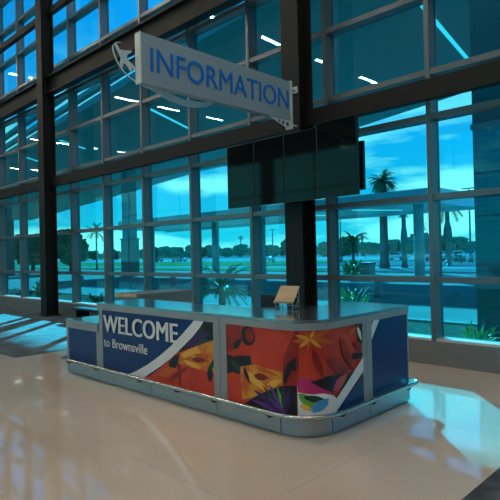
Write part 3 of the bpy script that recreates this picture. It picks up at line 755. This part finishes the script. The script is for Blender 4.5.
# ------------------------------------------------------------------ street furniture
def post(label, x, y):
    t = thing('bollard', label, 'bollard', (x, y, 0))
    MB().tube([(0, 0, 0), (0, 0, .5)], .16, seg=12).build('post', t, 'stone'); MB().blob((0, 0, .5), .16, None, 2, 0, (1, 1, .5)).build('cap', t, 'stone')
post('concrete bollard by the drive seen right of the screen column', -10.06, 16.75)
post('concrete bollard by the drive seen above the desk lettering', -22.5, 17.05)
post('concrete bollard by the drive seen right of the left column', -29.9, 15.7)
def lamp_post(label, x, y, H, arm=1.2):
    t = thing('lamp_post', label, 'lamp post', (x, y, 0))
    MB().tube([(0, 0, 0), (0, 0, .9)], .35, seg=12).build('plinth', t, 'stone')
    MB().tube([(0, 0, .9), (0, 0, H)], [.14, .08], seg=8).build('pole', t, 'pole')
    MB().box(-arm, arm, -.12, .12, H, H + .12).build('lamp_head', t, 'pole')
lamp_post('lamp post between the bulging palm and the brick pillar', -26.95, 67.3, 9.3, .9)
lamp_post('far lamp post above the treeline left of the screen column', -68.7, 76.3, 6.2, .7)
lamp_post('far lamp post behind the slender palm', -90, 62, 8.5, .7)
lamp_post('far lamp post right of the screen column', -52, 75, 9, .7)
t = thing('litter_bin', 'square litter bin beside the young palm', 'bin', (-20.85, 33.4, 0)); MB().box(-.4, .4, -.4, .4, 0, .72, bev=.03).build('body', t, 'bin'); MB().box(-.45, .45, -.45, .45, .72, .84, bev=.03).build('lid', t, 'black')
t = thing('fire_hydrant', 'small dark hydrant by the kerb left of the lamp post', 'hydrant', (-22.4, 50.5, 0))
MB().tube([(0, 0, 0), (0, 0, .1), (0, 0, .12), (0, 0, .7), (0, 0, .85)], [.22, .22, .14, .14, .05], seg=10).build('body', t, 'card'); MB().tube([(-.24, 0, .5), (.24, 0, .5)], .08, seg=8).build('outlet', t, 'card')
shrub('shrub', 'small round shrub by the kerb beside the lamp post', (-25.6, 60.5, 0), .8, 1.2, 60, 'leafd', 19, w=.2, leaf=.6)

def car(label, loc, rz, paint):
    t = thing('parked_car', label, 'car', loc, rz)
    prof_ = [(-2.1, .35), (-2.15, .75), (-1.95, .92), (-1.1, 1.0), (-.55, 1.42), (.75, 1.45), (1.45, 1.02), (2.05, .88), (2.15, .6), (2.1, .35)]
    MB().plate([(x, -.85, z) for x, z in prof_], (0, 1.7, 0)).build('body', t, paint)
    w = MB()
    for y in (-.857, .851): w.plate([(-.98, y, 1.0), (1.28, y, 1.02), (.68, y, 1.38), (-.48, y, 1.36)], (0, .006, 0))
    w.plate([(-1.10, -.72, 1.02), (-.56, -.72, 1.43), (-.56, .72, 1.43), (-1.10, .72, 1.02)], (-.02, 0, .02)); w.plate([(1.44, -.72, 1.05), (.77, -.72, 1.46), (.77, .72, 1.46), (1.44, .72, 1.05)], (.02, 0, .02))
    w.build('windows', t, 'carglass')
    for x in (-1.35, 1.35):
        for y in (-.86, .70): MB().tube([(x, y, .33), (x, y + .16, .33)], .33, seg=14).build('wheel', t, 'tyre')
    return t
cars = [(-46, 83, 0, 'carw', 'pale parked car just right of the screen column'), (-36.5, 76, 1.2, 'carw', 'pale car parked behind the left palm trunk'), (-33.2, 76.5, 1.2, 'carw', 'pale car parked between the two palm trunks'), (-30.3, 77, 1.2, 'carw', 'pale car parked right of the second palm trunk'),
        (-121, 86, .1, 'card', 'dark car on the far road right of the slender palm'), (-112, 87, .1, 'carr', 'grey car on the far road left of the canopy pillar'), (-20, 70, 1.2, 'carr', 'grey car parked near the lamp post'), (-86, 92, 0, 'carw', 'pale car on the far road beyond the lawn'), (-41, 88, .2, 'carr', 'grey car parked beyond the young palm')]
for x, y, r, m_, lb in cars: car(lb, (x, y, 0), r, m_)

# ------------------------------------------------------------------ light
w = bpy.data.worlds.new('sky'); scene.world = w; w.use_nodes = True; nt = w.node_tree; nt.nodes.clear()
out = nt.nodes.new('ShaderNodeOutputWorld'); bg = nt.nodes.new('ShaderNodeBackground')
tc = nt.nodes.new('ShaderNodeTexCoord'); sp = nt.nodes.new('ShaderNodeSeparateXYZ'); nt.links.new(tc.outputs['Generated'], sp.inputs[0])
rp = nt.nodes.new('ShaderNodeValToRGB'); e = rp.color_ramp.elements
e[0].position = .0; e[0].color = (.5, 1.12, .95, 1); e[1].position = .60; e[1].color = (.04, .60, 1.18, 1)
x = e.new(.10); x.color = (.26, .92, 1.04, 1); x = e.new(.28); x.color = (.06, .69, 1.16, 1)
nt.links.new(sp.outputs[2], rp.inputs[0])
mp = nt.nodes.new('ShaderNodeMapping'); mp.inputs['Scale'].default_value = (1, 1, 4.5)
nz = nt.nodes.new('ShaderNodeTexNoise'); nz.inputs['Scale'].default_value = 2.2; nz.inputs['Detail'].default_value = 8; nz.inputs['Roughness'].default_value = .55
nt.links.new(tc.outputs['Generated'], mp.inputs[0]); nt.links.new(mp.outputs[0], nz.inputs['Vector'])
cr = nt.nodes.new('ShaderNodeValToRGB'); cr.color_ramp.elements[0].position = .46; cr.color_ramp.elements[1].position = .54
nt.links.new(nz.outputs['Fac'], cr.inputs[0])
fade = nt.nodes.new('ShaderNodeMapRange'); fade.inputs['From Min'].default_value = .42; fade.inputs['From Max'].default_value = .12
nt.links.new(sp.outputs[2], fade.inputs[0])
mm = nt.nodes.new('ShaderNodeMath'); mm.operation = 'MULTIPLY'; nt.links.new(cr.outputs[0], mm.inputs[0]); nt.links.new(fade.outputs[0], mm.inputs[1])
mx = nt.nodes.new('ShaderNodeMix'); mx.data_type = 'RGBA'; mx.inputs['B'].default_value = (9., 1.9, 1.3, 1)
nt.links.new(mm.outputs[0], mx.inputs['Factor']); nt.links.new(rp.outputs[0], mx.inputs['A'])
nt.links.new(mx.outputs['Result'], bg.inputs[0]); bg.inputs[1].default_value = 1.0; nt.links.new(bg.outputs[0], out.inputs[0])

sun = bpy.data.lights.new('sun', 'SUN'); sun.energy = 24; sun.angle = math.radians(.5); sun.color = (1, .98, 1.)
so = bpy.data.objects.new('sun', sun); COL.objects.link(so); so.location = (-20, 30, 12)
d = Vector((.68, -.73, -math.tan(math.radians(14.4)))).normalized(); so.rotation_euler = d.to_track_quat('-Z', 'Y').to_euler()

# ------------------------------------------------------------------ camera
cam = bpy.data.cameras.new('camera'); co = bpy.data.objects.new('camera', cam); COL.objects.link(co)
cam.sensor_fit = 'HORIZONTAL'; cam.sensor_width = 36; cam.lens = 527.956 / 500 * 36; cam.clip_end = 2000; cam.clip_start = .05
ya, pi_, ro = [math.radians(v) for v in (44.4859, .4373, 1.3095)]
f = Vector((-math.sin(ya) * math.cos(pi_), math.cos(ya) * math.cos(pi_), math.sin(pi_)))
r = Vector((math.cos(ya), math.sin(ya), 0)); dn = f.cross(r)
r2 = r * math.cos(ro) + dn * math.sin(ro); d2 = -r * math.sin(ro) + dn * math.cos(ro)
co.matrix_world = Matrix(((r2.x, -d2.x, -f.x, 0), (r2.y, -d2.y, -f.y, 0), (r2.z, -d2.z, -f.z, 1.65), (0, 0, 0, 1)))
scene.camera = co
vs = scene.view_settings; vs.view_transform = 'Standard'; vs.look = 'None'; vs.exposure = 0; vs.gamma = 1; vs.use_curve_mapping = False
scene.cycles.max_bounces = 10; scene.cycles.transparent_max_bounces = 24; scene.cycles.sample_clamp_indirect = 6
scene.cycles.use_denoising = True
